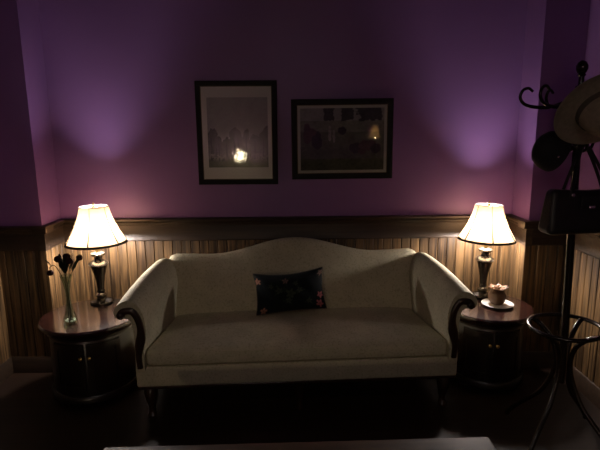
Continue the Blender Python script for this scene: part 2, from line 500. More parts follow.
# rolled arms
def arm_profile(h, s, base):
    P = [(0.000, base), (-0.004, base + .12), (-0.020, h - .20), (-0.020, h - .13), (-0.006, h - .07), (0.022, h - .022), (0.060, h - .002),
         (0.098, h - .006), (0.132, h - .030), (0.148, h - .062), (0.142, h - .092), (0.118, h - .106), (0.090, h - .104), (0.066, h - .112),
         (0.052, h - .15), (0.046, h - .24), (0.048, 0.34), (0.048, base)]
    return [((u * s if u > 0 else u), z) for u, z in P]
def arm(sg):
    secs = []; n = 14
    for i in range(n + 1):
        t = i / n
        y = 0.60 - 0.615 * t
        h = 0.840 - 0.105 * t ** 1.8 - 0.030 * max(0, 1 - t / .16) ** 2
        s = 0.84 + 0.16 * t
        uin = 0.792 + 0.096 * t ** .9
        pr = arm_profile(h, s, 0.31)
        # smooth the profile
        pts = spline([(u, 0, z) for u, z in pr], 3)
        secs.append([Vector((sg * (uin + p.x), y, p.z)) for p in pts])
    a = MB().loft(secs).build('arm', 'damask', sofa, angle=60)
    # carved wooden facing that follows the scroll at the front
    h = 0.735; y0, y1 = -0.034, -0.008
    ctr = spline([(0.112, 0, h - .086), (0.100, 0, h - .064), (0.074, 0, h - .057), (0.044, 0, h - .062), (0.018, 0, h - .100), (0.005, 0, h - .155),
                  (0.006, 0, h - .215), (0.018, 0, h - .275), (0.026, 0, h - .335), (0.022, 0, 0.332)], 6)
    N = len(ctr) - 1
    b = MB(); ss = []
    for k, p in enumerate(ctr):
        t = k / N
        tg = (ctr[min(k + 1, N)] - ctr[max(k - 1, 0)]).normalized(); nn = Vector((tg.z, 0, -tg.x))
        w = 0.019 - 0.004 * t + 0.010 * math.exp(-((t - .72) / .10) ** 2)
        base = Vector((sg * 0.888, 0, 0))
        def q(off, y):
            v = p + nn * off; return Vector((sg * v.x, y, v.z)) + base
        ss.append([q(-w, y1), q(-w, y0 + .006), q(-w * .55, y0), q(w * .55, y0), q(w, y0 + .006), q(w, y1)])
    b.loft(ss)
    M = Matrix.Rotation(R_(90), 3, 'X')
    cx, cz = sg * (0.888 + 0.108), h - .082
    b.lathe([(0.020, 0), (0.023, .010), (0.023, .024), (0.019, .032), (0.014, .034), (0.012, .028), (0.004, .030)], 24, (cx, -0.006, cz), M=M)
    b.build('arm_facing', 'sofa_wood', a, label='dark carved wood scroll on the front of the arm')
    return a
arm(-1); arm(1)
for sx in (-1, 1):
    for y in (0.045, 0.62):
        b = MB(); ss = []
        fwd = -1 if y < .3 else 1
        for z, r, dy in ((0.185, .036, 0), (0.15, .040, .012), (0.11, .032, .014), (0.06, .021, .004), (0.03, .019, .006), (0.012, .027, .014), (0.0, .026, .014)):
            ss.append([Vector((r * math.cos(a), fwd * dy + r * math.sin(a), z)) for a in [2 * PI * k / 12 for k in range(12)]])
        b.loft(ss)
        o = b.build('leg', 'sofa_wood', sofa); o.location = (sx * 0.875, y, 0)
b = MB(); b.lathe([(0.022, 0), (0.020, .04), (.030, .13), (.034, .185)], 12)
o = b.build('leg', 'sofa_wood', sofa); o.location = (0, .05, 0)

# ------------------------------------------------------------------ throw pillow
def make_pillow():
    W, Hh, TH = 0.230, 0.135, 0.062
    NX, NY = 96, 60
    flowers = [(-.92, .62, .10, 0), (-.80, -.86, .11, 0), (.90, -.30, .10, 1), (.84, -.72, .12, 1), (.93, .78, .09, 2), (-.10, .62, .10, 2),
               (.02, -.10, .16, 3), (-.32, .10, .12, 3), (.30, .05, .10, 3), (-.05, -.45, .10, 3), (.20, .45, .08, 3), (-.55, .35, .08, 3), (.55, -.55, .09, 3)]
    colr = {0: (.34, .16, .11), 1: (.36, .11, .11), 2: (.16, .10, .08), 3: (.045, .055, .035)}
    rnd = random.Random(3)
    def color(u, v):
        c = Vector((.0085, .011, .012))
        for fx, fy, r, k in flowers:
            dx, dy = (u - fx) * 1.7, v - fy
            a = math.atan2(dy, dx); rr = math.hypot(dx, dy)
            pet = r * 1.7 * (0.75 + 0.25 * math.cos(5 * a + fx * 9))
            if rr < pet:
                f = 1.0 if rr > pet * .35 else 0.6
                c = Vector(colr[k]) * f
            elif k == 3 or k == 2:
                # leaves around the bloom
                lf = r * 3.0 * max(0, math.cos(3 * a + fy * 7)) ** 3
                if rr < lf: c = Vector((.022, .034, .020))
        return c
    b = MB(); cols = []
    for side in (-1, 1):
        V = []; 
        for j in range(NY + 1):
            for i in range(NX + 1):
                u, v = -1 + 2 * i / NX, -1 + 2 * j / NY
                x = W * u * (1 - 0.07 * (1 - v * v)); z = Hh * v * (1 - 0.20 * (1 - u * u) * (1 if v > 0 else .35))
                th = TH * ((1 - u ** 4) * (1 - v ** 4)) ** 0.55
                wr = 0.004 * math.sin(9 * u + 5 * v) * (1 - u * u) * (1 - v * v)
                V.append(Vector((x, side * (th + wr), z))); cols.append(color(u, v))
        F = [(j * (NX + 1) + i, j * (NX + 1) + i + 1, (j + 1) * (NX + 1) + i + 1, (j + 1) * (NX + 1) + i) for j in range(NY) for i in range(NX)]
        b.add(V, F)
    me = bpy.data.meshes.new('throw_pillow'); me.from_pydata(b.v, [], b.f)
    ca = me.color_attributes.new('print', 'FLOAT_COLOR', 'POINT')
    for i, c in enumerate(cols): ca.data[i].color = (*c, 1)
    bm = bmesh.new(); bm.from_mesh(me); bmesh.ops.remove_doubles(bm, verts=bm.verts, dist=1e-5); bmesh.ops.recalc_face_normals(bm, faces=bm.faces); bm.to_mesh(me); bm.free()
    me.polygons.foreach_set('use_smooth', [True] * len(me.polygons)); me.materials.append(MATS['floral_print'])
    return me
pil = empty('throw_pillow', (-0.072, -0.435, 0.487), rot=(0, 0, 0))
tag(pil, 'small black floral throw pillow with pink blooms at its corners, leaning on the sofa back', 'pillow')
pc = put('cover', make_pillow(), pil)
pc.rotation_euler = (R_(-17), R_(-4.5), R_(3)); pc.location = (0, 0.03, 0.136)
pts = []
for k in range(120):
    t = k / 120 * 4; sd = int(t); f = t - sd
    u, v = [(-1 + 2 * f, -1), (1, -1 + 2 * f), (1 - 2 * f, 1), (-1, 1 - 2 * f)][sd]
    pts.append((0.230 * u * (1 - .07 * (1 - v * v)), 0, 0.135 * v * (1 - .20 * (1 - u * u) * (1 if v > 0 else .35))))
MB().tube(pts, 0.004, 6, closed=True).build('piping', 'hat_ribbon', pc)

# ------------------------------------------------------------------ round side tables
def make_table(r):
    t = empty('side_table')
    ZT = 0.52
    MB().lathe([(r - .022, ZT - .040), (r - .014, ZT - .036), (r - .010, ZT - .026), (r - .002, ZT - .020), (r, ZT - .012), (r - .003, ZT - .004), (r - .010, ZT), (r - .06, ZT), (.02, ZT)], 64).build('table_top', 'mahogany', t, angle=25)
    rb = r - .055
    dr = MB().lathe([(rb, .085), (rb, ZT - .05), (rb - .01, ZT - .036), (.02, ZT - .036)], 48).build('drum', 'mahogany_dark', t)
    MB().lathe([(rb + .018, .050), (rb + .018, .075), (rb + .008, .090), (rb - .02, .095)], 48).build('plinth', 'mahogany_dark', t)
    MB().lathe([(rb + .012, ZT - .075), (rb + .014, ZT - .060), (rb + .004, ZT - .050), (rb - .01, ZT - .05)], 48, cap0=False, cap1=False).build('apron_moulding', 'mahogany_dark', t)
    for sg in (-1, 1):
        # two curved doors on the front, each with a frame and a knob
        def arc(a0, a1, z0, z1, ro, ri):
            secs = []
            for k in range(13):
                a = R_(a0 + (a1 - a0) * k / 12)
                secs.append([Vector((q * math.cos(a), q * math.sin(a), z)) for q, z in ((ri, z0), (ro, z0), (ro, z1), (ri, z1))])
            return MB().loft(secs)
        c = -90 + sg * 24
        d = arc(c - 22.5, c + 22.5, .115, .425, rb + .008, rb - .01).build('door', 'mahogany_dark', t, angle=30)
        fr = MB()
        for (z0, z1) in ((.120, .155), (.385, .420)):
            q = arc(c - 21.5, c + 21.5, z0, z1, rb + .013, rb); fr.add(q.v, q.f)
        for (a0, a1) in ((c - 21.5, c - 15), (c + 15, c + 21.5)):
            q = arc(a0, a1, .155, .385, rb + .013, rb); fr.add(q.v, q.f)
        fr.build('door_frame', 'mahogany_dark', d, angle=30)
        a = R_(-90 + sg * 5); M = Matrix.Rotation(a, 3, 'Z') @ Matrix.Rotation(R_(90), 3, 'Y')
        MB().lathe([(.004, 0), (.004, .010), (.010, .016), (.011, .022), (.007, .028), (.001, .029)], 14, (math.cos(a) * (rb + .010), math.sin(a) * (rb + .010), .345), M=M).build('knob', 'brass', d)
    for k in range(4):
        a = R_(45 + 90 * k)
        o = MB().lathe([(.018, 0), (.030, .012), (.034, .028), (.026, .046), (.016, .052)], 16).build('foot', 'mahogany_dark', t)
        o.location = (math.cos(a) * (rb - .03), math.sin(a) * (rb - .03), 0)
    return t
tl = make_table(0.306); tl.location = (-1.337, -0.515, 0); tl.rotation_euler[2] = R_(12)
tag(tl, 'round dark mahogany drum table holding the glass flower vase', 'table', 'round drum tables beside the sofa')
tr_ = make_table(0.280); tr_.location = (1.226, -0.425, 0); tr_.rotation_euler[2] = R_(-10)
tag(tr_, 'round dark mahogany drum table holding the white saucer, beside the coat stand', 'table', 'round drum tables beside the sofa')

# ------------------------------------------------------------------ table lamps
def shade_mesh(r0, r1, hh, bow, name='shade', sides=6):
    prof = []
    for i in range(15):
        t = i / 14
        prof.append((r0 + (r1 - r0) * t - bow * math.sin(PI * t), hh * t))
    return prof
def make_lamp():
    t = empty('table_lamp')
    MB().lathe([(.070, 0), (.072, .006), (.068, .014), (.050, .020), (.034, .026), (.030, .034)], 36).build('base', 'lamp_bronze', t)
    MB().lathe([(.024, .032), (.031, .042), (.033, .052), (.027, .062), (.020, .068)], 30).build('lower_knop', 'lamp_pewter', t)
    MB().lathe([(.018, .066), (.025, .072), (.026, .080), (.022, .086), (.022, .092), (.025, .13), (.032, .175), (.042, .215), (.050, .243), (.044, .250)], 32,
               fn=lambda a, i: 1 - (0.055 * (0.5 + 0.5 * math.cos(10 * a)) if i >= 4 else 0)).build('column', 'lamp_bronze', t)
    MB().lathe([(.046, .247), (.060, .252), (.064, .258), (.060, .268), (.044, .280), (.030, .286)], 36).build('drip_plate', 'lamp_pewter', t)
    MB().lathe([(.030, .284), (.024, .296), (.026, .310), (.036, .316)], 30).build('neck', 'lamp_bronze', t)
    MB().lathe([(.036, .314), (.046, .322), (.045, .332), (.030, .340), (.014, .346)], 30).build('collar', 'lamp_pewter', t)
    MB().lathe([(.013, .342), (.016, .348), (.018, .370), (.020, .380), (.017, .387)], 20).build('socket', 'brass', t)
    MB().lathe([(.014, .385), (.018, .395), (.026, .415), (.031, .442), (.031, .472), (.024, .500), (.010, .514), (.001, .516)], 24).build('bulb', 'bulb_glow', t)
    # harp that carries the shade, and the finial
    hp = [(.0, .0, .0)]
    pts = spline([(-.018, 0, .36), (-.040, 0, .42), (-.050, 0, .50), (-.040, 0, .58), (0, 0, .632), (.040, 0, .58), (.050, 0, .50), (.040, 0, .42), (.018, 0, .36)], 5)
    MB().tube(pts, .002, 6).build('harp', 'brass', t)
    MB().lathe([(.006, .628), (.009, .636), (.004, .642), (.007, .652), (.003, .662), (.001, .664)], 14).build('finial', 'brass', t)
    Z0, HH, RB, RT, BOW = .400, .236, .186, .087, .014
    sh = MB().lathe([(r, Z0 + z) for r, z in shade_mesh(RB, RT, HH, BOW)], 72, cap0=False, cap1=False).build('shade', 'lamp_shade_cloth', t, angle=80)
    def ring(r, z, rr, nm, mat):
        pts = [(r * math.cos(2 * PI * k / 64), r * math.sin(2 * PI * k / 64), z) for k in range(64)]
        MB().tube(pts, rr, 8, closed=True).build(nm, mat, sh)
    MB().lathe([(RB - .002, Z0 - .003), (RB + .002, Z0 - .003), (RB - .004, Z0 + .011), (RB - .008, Z0 + .011), (RB - .002, Z0 - .003)], 72, cap0=False, cap1=False).build('bottom_trim', 'trim_dark', sh)
    ring(RT, Z0 + HH - .002, .003, 'top_trim', 'white_china')
    for k in range(6):
        a = 2 * PI * k / 6
        pts = [((r + .0006) * math.cos(a), (r + .0006) * math.sin(a), Z0 + z) for r, z in shade_mesh(RB, RT, HH, BOW)]
        MB().tube(pts, lambda t: .0055 - .0038 * t ** .5, 6).build('rib', 'trim_dark', sh)
    for k in range(3):
        a = 2 * PI * k / 3
        MB().tube([(.006 * math.cos(a), .006 * math.sin(a), .631), (.03 * math.cos(a), .03 * math.sin(a), .625), ((RT - .001) * math.cos(a), (RT - .001) * math.sin(a), Z0 + HH - .003)], .0016, 6).build('spider_arm', 'brass', sh)
    return t
lampL = make_lamp(); lampL.location = (-1.356, -0.295, 0.5205); lampL.scale = (1.04,) * 3; lampL.rotation_euler[2] = R_(30 + 6)
tag(lampL, 'lit table lamp with pleated bell shade standing behind the flower vase', 'lamp', 'pair of table lamps beside the sofa')
lampR = copy_tree(lampL); lampR.location = (1.252, -0.252, 0.5220); lampR.scale = (1.0,) * 3; lampR.rotation_euler = (0, R_(1.2), R_(30 - 8))
tag(lampR, 'lit table lamp with pleated bell shade standing behind the white saucer', 'lamp', 'pair of table lamps beside the sofa')

# ------------------------------------------------------------------ vase with dried roses
VX, VY = -1.404, -0.655
vase = empty('bud_vase', (VX, VY, 0.5205)); tag(vase, 'slim clear glass bud vase with trumpet mouth and white pebbles', 'vase')
vp = [(.034, 0), (.040, .004), (.041, .016), (.036, .040), (.025, .075), (.016, .115), (.0125, .160), (.015, .205), (.022, .250), (.033, .290), (.036, .300)]
vin = [(r - .0025, z) for r, z in reversed(vp) if z > .01] + [(.030, .010), (.002, .010)]
MB().lathe(vp + vin, 32).build('glass_body', 'vase_glass', vase)
for k in range(7):
    a = k * 0.9
    r0 = .0245
    o = MB().lathe([(.002, -.005), (.007, -.003), (.008, .001), (.005, .005), (.001, .006)], 8).build('pebble', 'white_pebble', vase)
    o.location = (r0 * math.cos(a), r0 * math.sin(a), .016); o.rotation_euler = (a, a, 0)
def rose(name, path, bloom_r, label, seed, leaves=6, az=0):
    rnd = random.Random(seed)
    t = empty(name, (VX, VY, 0.5205 + 0.013))
    pts = spline(path, 6)
    MB().tube(pts, .0022, 6).build('stem', 'dry_stem', t)
    tip = pts[-1]; d = (pts[-1] - pts[-3]).normalized()
    q = Vector((0, 0, 1)).rotation_difference(d).to_matrix()
    b = MB()
    for layer, (n, r, hgt) in enumerate(((3, .45, 1.0), (5, .8, .95), (6, 1.05, .75))):
        for k in range(n):
            a0 = 2 * PI * k / n + layer * .5 + rnd.random() * .3
            secs = []
            for i in range(5):
                v = i / 4
                rr = bloom_r * r * (0.25 + 0.75 * math.sin(PI * (0.15 + .55 * v)))
                zz = bloom_r * 1.7 * hgt * v
                w = 1.5 * PI / n * (0.35 + .65 * math.sin(PI * (.15 + .7 * v)))
                secs.append([q @ Vector(((rr + o_) * math.cos(a0 + w * s), (rr + o_) * math.sin(a0 + w * s), zz + .002 * rnd.random())) + tip for s, o_ in ((-1, 0), (0, .001), (1, 0), (0, -.0012))])
            b.loft(secs)
    b.build('bloom', 'dry_petal', t)
    for k in range(leaves):
        i = int(len(pts) * (0.74 + 0.24 * k / max(1, leaves))); p = pts[min(i, len(pts) - 2)]
        a = R_(az + rnd.uniform(-28, 28)); dv = Vector((math.cos(a), math.sin(a) * .6, 1.5)).normalized(); sd = dv.cross(Vector((0, 0, 1))).normalized()
        L = .072; secs = []
        for i in range(6):
            v = i / 5; w = .013 * math.sin(PI * min(.97, v + .03)) + .0006
            c = p + dv * (L * v) + Vector((0, 0, -.012 * v * v))
            secs.append([c - sd * w, c + Vector((0, 0, .0012)), c + sd * w, c - Vector((0, 0, .0012))])
        MB().loft(secs).build('leaf', 'dry_stem', t)
    return tag(t, label, 'flower', 'dried roses in the glass vase')
def stem_path(k, *rest):
    # the five stems stand apart in the neck of the vase
    a = R_(180 + 72 * k); c, s_ = math.cos(a), math.sin(a)
    return [(.010 * c, .010 * s_, 0), (.0058 * c, .0058 * s_, .15), (.011 * c, .011 * s_, .24)] + list(rest)
rose('dried_rose', stem_path(0, (-.050, -.010, .345), (-.080, -.014, .342), (-.084, -.014, .322)), .018, 'dried dark rose drooping over the left side of the vase', 1, 1, 180)
rose('dried_rose', stem_path(4, (-.020, .019, .300), (-.052, .036, .362)), .020, 'dried dark rose upright at the left of the bunch, above the drooping one', 2, 6, 108)
rose('dried_rose', stem_path(3, (.012, .030, .300), (-.002, .040, .375)), .021, 'dried dark rose in the middle of the bunch', 3, 6, 36)
rose('dried_rose', stem_path(1, (.012, -.020, .300), (.034, -.026, .366)), .020, 'dried dark rose leaning slightly right in the bunch', 4, 6, 252)
rose('dried_rose', stem_path(2, (.040, .004, .310), (.078, .010, .378)), .018, 'dried dark rose at the far right of the bunch, under the lamp shade', 5, 6, 324)

# ------------------------------------------------------------------ saucer and jar on the right table
SX, SY = 1.287, -0.432
sau = MB().lathe([(.045, 0), (.050, .002), (.078, .007), (.098, .012), (.100, .014), (.096, .015), (.072, .009), (.045, .007), (.002, .006)], 48).build('saucer', 'white_china')
sau.location = (SX, SY, 0.5205); tag(sau, 'white china saucer under the brown jar on the round table', 'saucer')
jar = empty('ornamental_jar', (SX - .004, SY + .004, 0.5282)); tag(jar, 'squat brown jar with a ruffled tied top on a white saucer', 'jar'); jar.scale = (.82, .82, .86)
MB().lathe([(.036, 0), (.048, .006), (.062, .028), (.068, .055), (.064, .082), (.050, .102), (.034, .112), (.026, .116)], 36,
           fn=lambda a, i: 1 - .035 * (0.5 + .5 * math.cos(8 * a)) * (1 if 0 < i < 6 else .3)).build('body', 'brown_clay', jar)
rnd = random.Random(5); b = MB(); secs = []
prof = [(.026, .112), (.040, .118), (.056, .122), (.066, .132), (.062, .137), (.046, .130), (.026, .128), (.010, .134)]
V = []
b.lathe(prof, 48, fn=lambda a, i: 1 + (.10 * math.cos(6 * a + i * .25) + .06 * math.cos(11 * a)) * (i in (2, 3, 4)) )
b.v = [(x, y, z + .007 * math.cos(6 * math.atan2(y, x)) * (math.hypot(x, y) / .066)) for x, y, z in b.v]
b.build('ruffle', 'ruffle_clay', jar)
pts = [(.022 * math.cos(2 * PI * k / 24), .022 * math.sin(2 * PI * k / 24), .138 + .004 * math.cos(4 * PI * k / 24)) for k in range(24)]
MB().tube(pts, .007, 8, closed=True).build('top_ring', 'ruffle_clay', jar)
pts = spline([(.030, -.012, .128), (.052, -.024, .142), (.070, -.020, .134), (.082, -.016, .140)], 5)
MB().tube(pts, lambda t: .008 * (1 - .6 * t), 8, flat=.5).build('ribbon_end', 'ruffle_clay', jar)
pts = spline([(-.018, -.026, .128), (-.040, -.036, .145), (-.056, -.026, .140), (-.040, -.012, .132)], 5)
MB().tube(pts, lambda t: .008 * (1 - .4 * t), 8, flat=.5).build('ribbon_loop', 'ruffle_clay', jar)

# ------------------------------------------------------------------ framed pictures
def picture(name, x0, x1, z0, z1, fwid, matw, kind, glass, label, tilt=0):
    w, h = x1 - x0, z1 - z0
    t = empty(name, ((x0 + x1) / 2, -0.001, z0))
    def bar(a, b_, nx, nz):
        # mitred frame bar from a to b (outer corners), stepping inwards by (nx, nz)
        prof = [(0, 0), (0, -.012), (.006, -.016), (fwid * .55, -.015), (fwid * .8, -.012), (fwid, -.011), (fwid, 0)]
        secs = []
        for (px, pz, sx, sz) in (a, b_):
            secs.append([Vector((px + sx * u, y, pz + sz * u)) for u, y in prof])
        return MB().loft(secs)
    c = [(-w / 2, 0, 1, 1), (w / 2, 0, -1, 1), (w / 2, h, -1, -1), (-w / 2, h, 1, -1)]
    for k in range(4): bar(c[k], c[(k + 1) % 4], 0, 0).build('frame_bar', 'black_frame', t, angle=30)
    iw, ih = w / 2 - fwid, h - 2 * fwid
    fil = MB()
    for (cx, cz, dx, dz) in ((0, fwid + .002, iw * 2, .004), (0, h - fwid - .002, iw * 2, .004), (-iw + .002, h / 2, .004, ih), (iw - .002, h / 2, .004, ih)):
        fil.box((cx, -.0100, cz), (dx, .0016, dz))
    fil.build('fillet', 'gold_fillet', t, smooth=False)
    MB().box((0, -.004, h / 2), (w - .02, .006, h - .02)).build('mat_board', 'mat_board' if kind == 'trees' else 'mat_board_grey', t, smooth=False)
    mw = matw
    pw, ph = 2 * iw - mw[0] - mw[1], ih - mw[2] - mw[3]
    cx = (mw[0] - mw[1]) / 2
    zb = fwid + mw[2]
    NX, NY = int(pw * 300), int(ph * 300)
    rnd = random.Random(11 if kind == 'trees' else 23)
    blobs = []
    if kind == 'trees':
        for _ in range(15):
            x = rnd.uniform(-.02, 1.02); blobs.append((x, rnd.uniform(.30, .50), rnd.uniform(.05, .09), rnd.uniform(.6, 1)))
    from mathutils import noise as N_
    def color(u, v):
        n = N_.noise(Vector((u * 9, v * 9, 1.3))) * .5 + N_.noise(Vector((u * 26, v * 26, 4))) * .5
        if kind == 'trees':
            sky = .34 + .14 * v + .08 * n
            c = Vector((sky * 1.0, sky * .97, sky * .93))
            line = .40 + .09 * N_.noise(Vector((u * 6, 0, 0))) + .05 * N_.noise(Vector((u * 19, 3, 0)))
            if v < line: c = Vector((.085, .08, .062)) * (1 + .9 * n)
            for x, top, ww, k in blobs:
                # crowns above bare trunks
                du = (u - x) / ww; dv = (v - top) / .10
                if du * du + dv * dv < 1 + 1.1 * n: c = Vector((.06, .056, .045)) * (1 + .7 * n)
                if abs(u - x) < .008 and v < top: c = Vector((.012, .011, .009))
            if v < .10 + .02 * n: c = Vector((.11, .10, .075)) * (1 + .5 * n)
            elif v < .20 and abs(n) < .10: c = Vector((.20, .18, .14))
            return c
        # country meadow with trees on the skyline and dark figures
        if v > .80: c = Vector((.085, .088, .075)) * (1 + .3 * n)
        elif v > .62: c = Vector((.060, .064, .036)) * (1 + .5 * n)
        else: c = Vector((.040, .046, .020)) * (1 + .6 * n) * (.55 + .75 * v)
        for x, w_ in ((.34, .06), (.55, .075), (.80, .12), (.92, .05)):
            if abs(u - x) < w_ * (1 + .8 * n) and v > .80 + .05 * n: c = Vector((.016, .018, .013)) * (1 + .6 * n)
        for x, y, rx, ry, k in ((.08, .58, .05, .16, 0), (.20, .48, .06, .15, 1), (.14, .62, .05, .06, 0), (.35, .60, .02, .12, 2), (.40, .56, .018, .10, 2), (.50, .64, .05, .06, 1),
                                (.66, .36, .07, .09, 1), (.80, .40, .10, .09, 0), (.90, .34, .06, .08, 1), (.74, .30, .05, .05, 0)):
            du, dv = (u - x) / rx, (v - y) / ry
            if du * du + dv * dv < 1 + 1.0 * n:
                c = Vector(((.030, .014, .010), (.012, .010, .008), (.10, .09, .07))[k]) * (1 + .6 * n)
        g_ = (c[0] + c[1] + c[2]) / 3
        return (c * .6 + Vector((g_, g_, g_)) * .4) * 3.6
    V = []; cols = []; 
    for j in range(NY + 1):
        for i in range(NX + 1):
            u, v = i / NX, j / NY
            V.append((cx - pw / 2 + pw * u, -.0078, zb + ph * v)); cols.append(color(u, v))
    F = [(j * (NX + 1) + i, j * (NX + 1) + i + 1, (j + 1) * (NX + 1) + i + 1, (j + 1) * (NX + 1) + i) for j in range(NY) for i in range(NX)]
    me = bpy.data.meshes.new('print'); me.from_pydata(V, [], F)
    ca = me.color_attributes.new('print', 'FLOAT_COLOR', 'POINT')
    for i, cc in enumerate(cols): ca.data[i].color = (max(0, cc[0]), max(0, cc[1]), max(0, cc[2]), 1)
    me.materials.append(MATS['art_print']); put('print', me, t)
    MB().box((0, -.0088, h / 2), (2 * iw, .0010, ih)).build('glass', glass, t, smooth=False)
    t.rotation_euler = (0, R_(tilt), 0)
    return tag(t, label, 'picture', 'framed pictures above the sofa')
picture('framed_picture', -0.714, -0.152, 1.286, 1.997, .036, (.040, .030, .085, .075), 'trees', 'picture_glass', 'tall black-framed tree landscape print with a wide pale mat', 0.2)
picture('framed_picture', -0.052, 0.656, 1.318, 1.869, .040, (.022, .022, .022, .022), 'meadow', 'flat_glass', 'wide black-framed country meadow print with a narrow mat', -0.15)

# ------------------------------------------------------------------ coat stand
CSX, CSY = 1.380, -1.10
LEAN = R_(-1.8)
cs = empty('coat_stand', (CSX, CSY, 0), rot=(0, LEAN, 0))
tag(cs, 'dark bentwood coat stand with curled hooks and an umbrella ring', 'coat stand')
MB().lathe([(.016, .34), (.019, .40), (.019, 1.70), (.021, 1.74), (.017, 1.82), (.013, 1.86), (.012, 1.888), (.020, 1.896), (.013, 1.904)], 20).build('pole', 'bentwood', cs)
MB().lathe([(.010, 1.900), (.020, 1.908), (.026, 1.924), (.026, 1.938), (.018, 1.954), (.006, 1.962), (.001, 1.963)], 20).build('finial', 'bentwood', cs)
HOOK = [(.014, 1.845), (.030, 1.815), (.075, 1.775), (.140, 1.757), (.205, 1.760), (.252, 1.775), (.274, 1.806), (.264, 1.838), (.238, 1.848), (.216, 1.832)]
hook_me = MB().tube(spline([(r, 0, z) for r, z in HOOK], 6), lambda t: .0095 - .003 * t, 10).mesh('hook', 'bentwood')
for az in (176, 206, 276, 335, 30, 95):
    o = put('hook', hook_me, cs); o.rotation_euler = (0, 0, R_(az))
    if az == 276: o.scale = (.72, 1, 1)
LHOOK = [(.016, 1.568), (.050, 1.546), (.090, 1.556), (.105, 1.586), (.098, 1.611)]
lh = MB().tube(spline([(r, 0, z) for r, z in LHOOK], 6), lambda t: .008 - .002 * t, 10).mesh('lower_hook', 'bentwood')
for az in (190, 285, 20, 100):
    o = put('lower_hook', lh, cs); o.rotation_euler = (0, 0, R_(az))
    if az == 285: o.scale = (.6, 1, 1)
RZ, RR = .65, .172
MB().tube([(RR * math.cos(2 * PI * k / 56), RR * math.sin(2 * PI * k / 56), RZ) for k in range(56)], .011, 10, closed=True).build('umbrella_ring', 'bentwood', cs)
LEG = [(.300, .014), (.285, .045), (.210, .135), (.110, .245), (.052, .370), (.038, .470), (.062, .560), (.120, .620), (.168, .645)]
leg_me = MB().tube(spline([(r, 0, z) for r, z in LEG], 6), .0125, 10).mesh('leg', 'bentwood')
for az in (35, 125, 215, 305):
    o = put('leg', leg_me, cs); o.rotation_euler = (0, 0, R_(az))

# hat hung on the hook that points to the camera
hat = empty('wide_brim_hat', (1.300, -1.30, 1.735), rot=Vector((0, 0, 1)).rotation_difference(Vector((.12, -.80, -.58))).to_euler())
tag(hat, 'beige wide-brimmed hat hanging from the top of the coat stand', 'hat')
def ov(a, i): return 1 + .06 * math.cos(2 * a)
MB().lathe([(.098, .004), (.120, .000), (.150, -.004), (.180, -.002), (.194, .006), (.196, .010), (.192, .011), (.178, .004), (.150, .002), (.118, .006), (.104, .010)], 56, cap0=False, cap1=False, fn=ov).build('brim', 'felt_straw', hat)
MB().lathe([(.104, .004), (.102, .030), (.096, .070), (.086, .100), (.066, .118), (.040, .116), (.015, .108), (.001, .106)], 56, cap0=False, fn=ov).build('crown', 'felt_straw', hat)
MB().lathe([(.1055, .008), (.1050, .034), (.1035, .036), (.1035, .008)], 56, cap0=False, cap1=False, fn=ov).build('ribbon', 'hat_ribbon', hat)

# black cap on a lower hook
cap = empty('baseball_cap', (1.222, -1.125, 1.535), rot=(R_(20), R_(-64), R_(-10)))
tag(cap, 'black peaked cap hanging on the coat stand beside the handbag', 'cap')
MB().lathe([(.086, 0), (.087, .020), (.084, .050), (.074, .078), (.054, .098), (.028, .108), (.001, .110)], 36, cap0=False, fn=lambda a, i: 1 + .09 * math.cos(2 * a)).build('crown', 'black_cotton', cap)
MB().lathe([(.003, .106), (.006, .109), (.006, .113), (.001, .115)], 10).build('button', 'black_cotton', cap)
secs = []
for i in range(9):
    v = i / 8; w = .072 * math.sqrt(max(0.0, 1 - (v * .93) ** 2.6)); x = .080 + .078 * v
    row_t = []; row_b = []
    for k in range(9):
        s = -1 + 2 * k / 8
        xx = x - (.030 * s * s) * (1 - v * .5)
        zz = .006 - .022 * s * s - .012 * v
        row_t.append(Vector((xx, w * s, zz + .0018))); row_b.append(Vector((xx, w * s, zz - .0018)))
    secs.append(row_t + row_b[::-1])
MB().loft(secs).build('peak', 'black_cotton', cap)
MB().tube([(-.02, -.080, .040), (-.018, -.083, .043), (-.016, -.082, .046)], .004, 8).build('eyelet', 'nickel', cap)

# handbag hung by its straps
bag = empty('handbag', (1.340, -1.192, 1.165), rz=R_(6))
tag(bag, 'black leather handbag hanging by two straps from the coat stand', 'handbag')
def bagdef(p):
    x, y, z = p
    k = (z + .107) / .214
    return (x * (1.0 - .10 * k) , y * (1.0 - .45 * k), z - .012 * (1 - (x / .2) ** 2) * (1 if z > 0 else 0))
bd = MB().rbox((0, 0, .107), (.405, .115, .214), .030, n=(10, 4, 6), deform=bagdef, e=4).build('body', 'black_leather', bag)
MB().rbox((0, -.046, .150), (.10, .008, .060), .003, n=(2, 1, 2)).build('flap', 'black_leather', bd)
MB().rbox((0, -.052, .130), (.030, .006, .014), .002, n=(1, 1, 1)).build('clasp', 'nickel', bd)
for y in (-.022, .022):
    pts = spline([(-.100, y * 1.5, .165), (-.088, y * 1.4, .215), (-.055, y * .8 + .022, .295), (-.012, y * .35 + .050, .388), (.010, y * .30 + .054, .406), (.032, y * .35 + .050, .388), (.070, y * .8 + .022, .295), (.100, y * 1.4, .215), (.112, y * 1.5, .165)], 5)
    st = MB().tube(pts, .0085, 8, flat=.5).build('strap', 'black_leather', bag)
    for x in (-.092, .104):
        M = Matrix.Rotation(R_(90), 3, 'X')
        MB().lathe([(.001, 0), (.009, .001), (.009, .004), (.001, .006)], 12, (x, y * 1.5 - .008 * (1 if y < 0 else -1), .185), M=M).build('rivet', 'nickel', st)

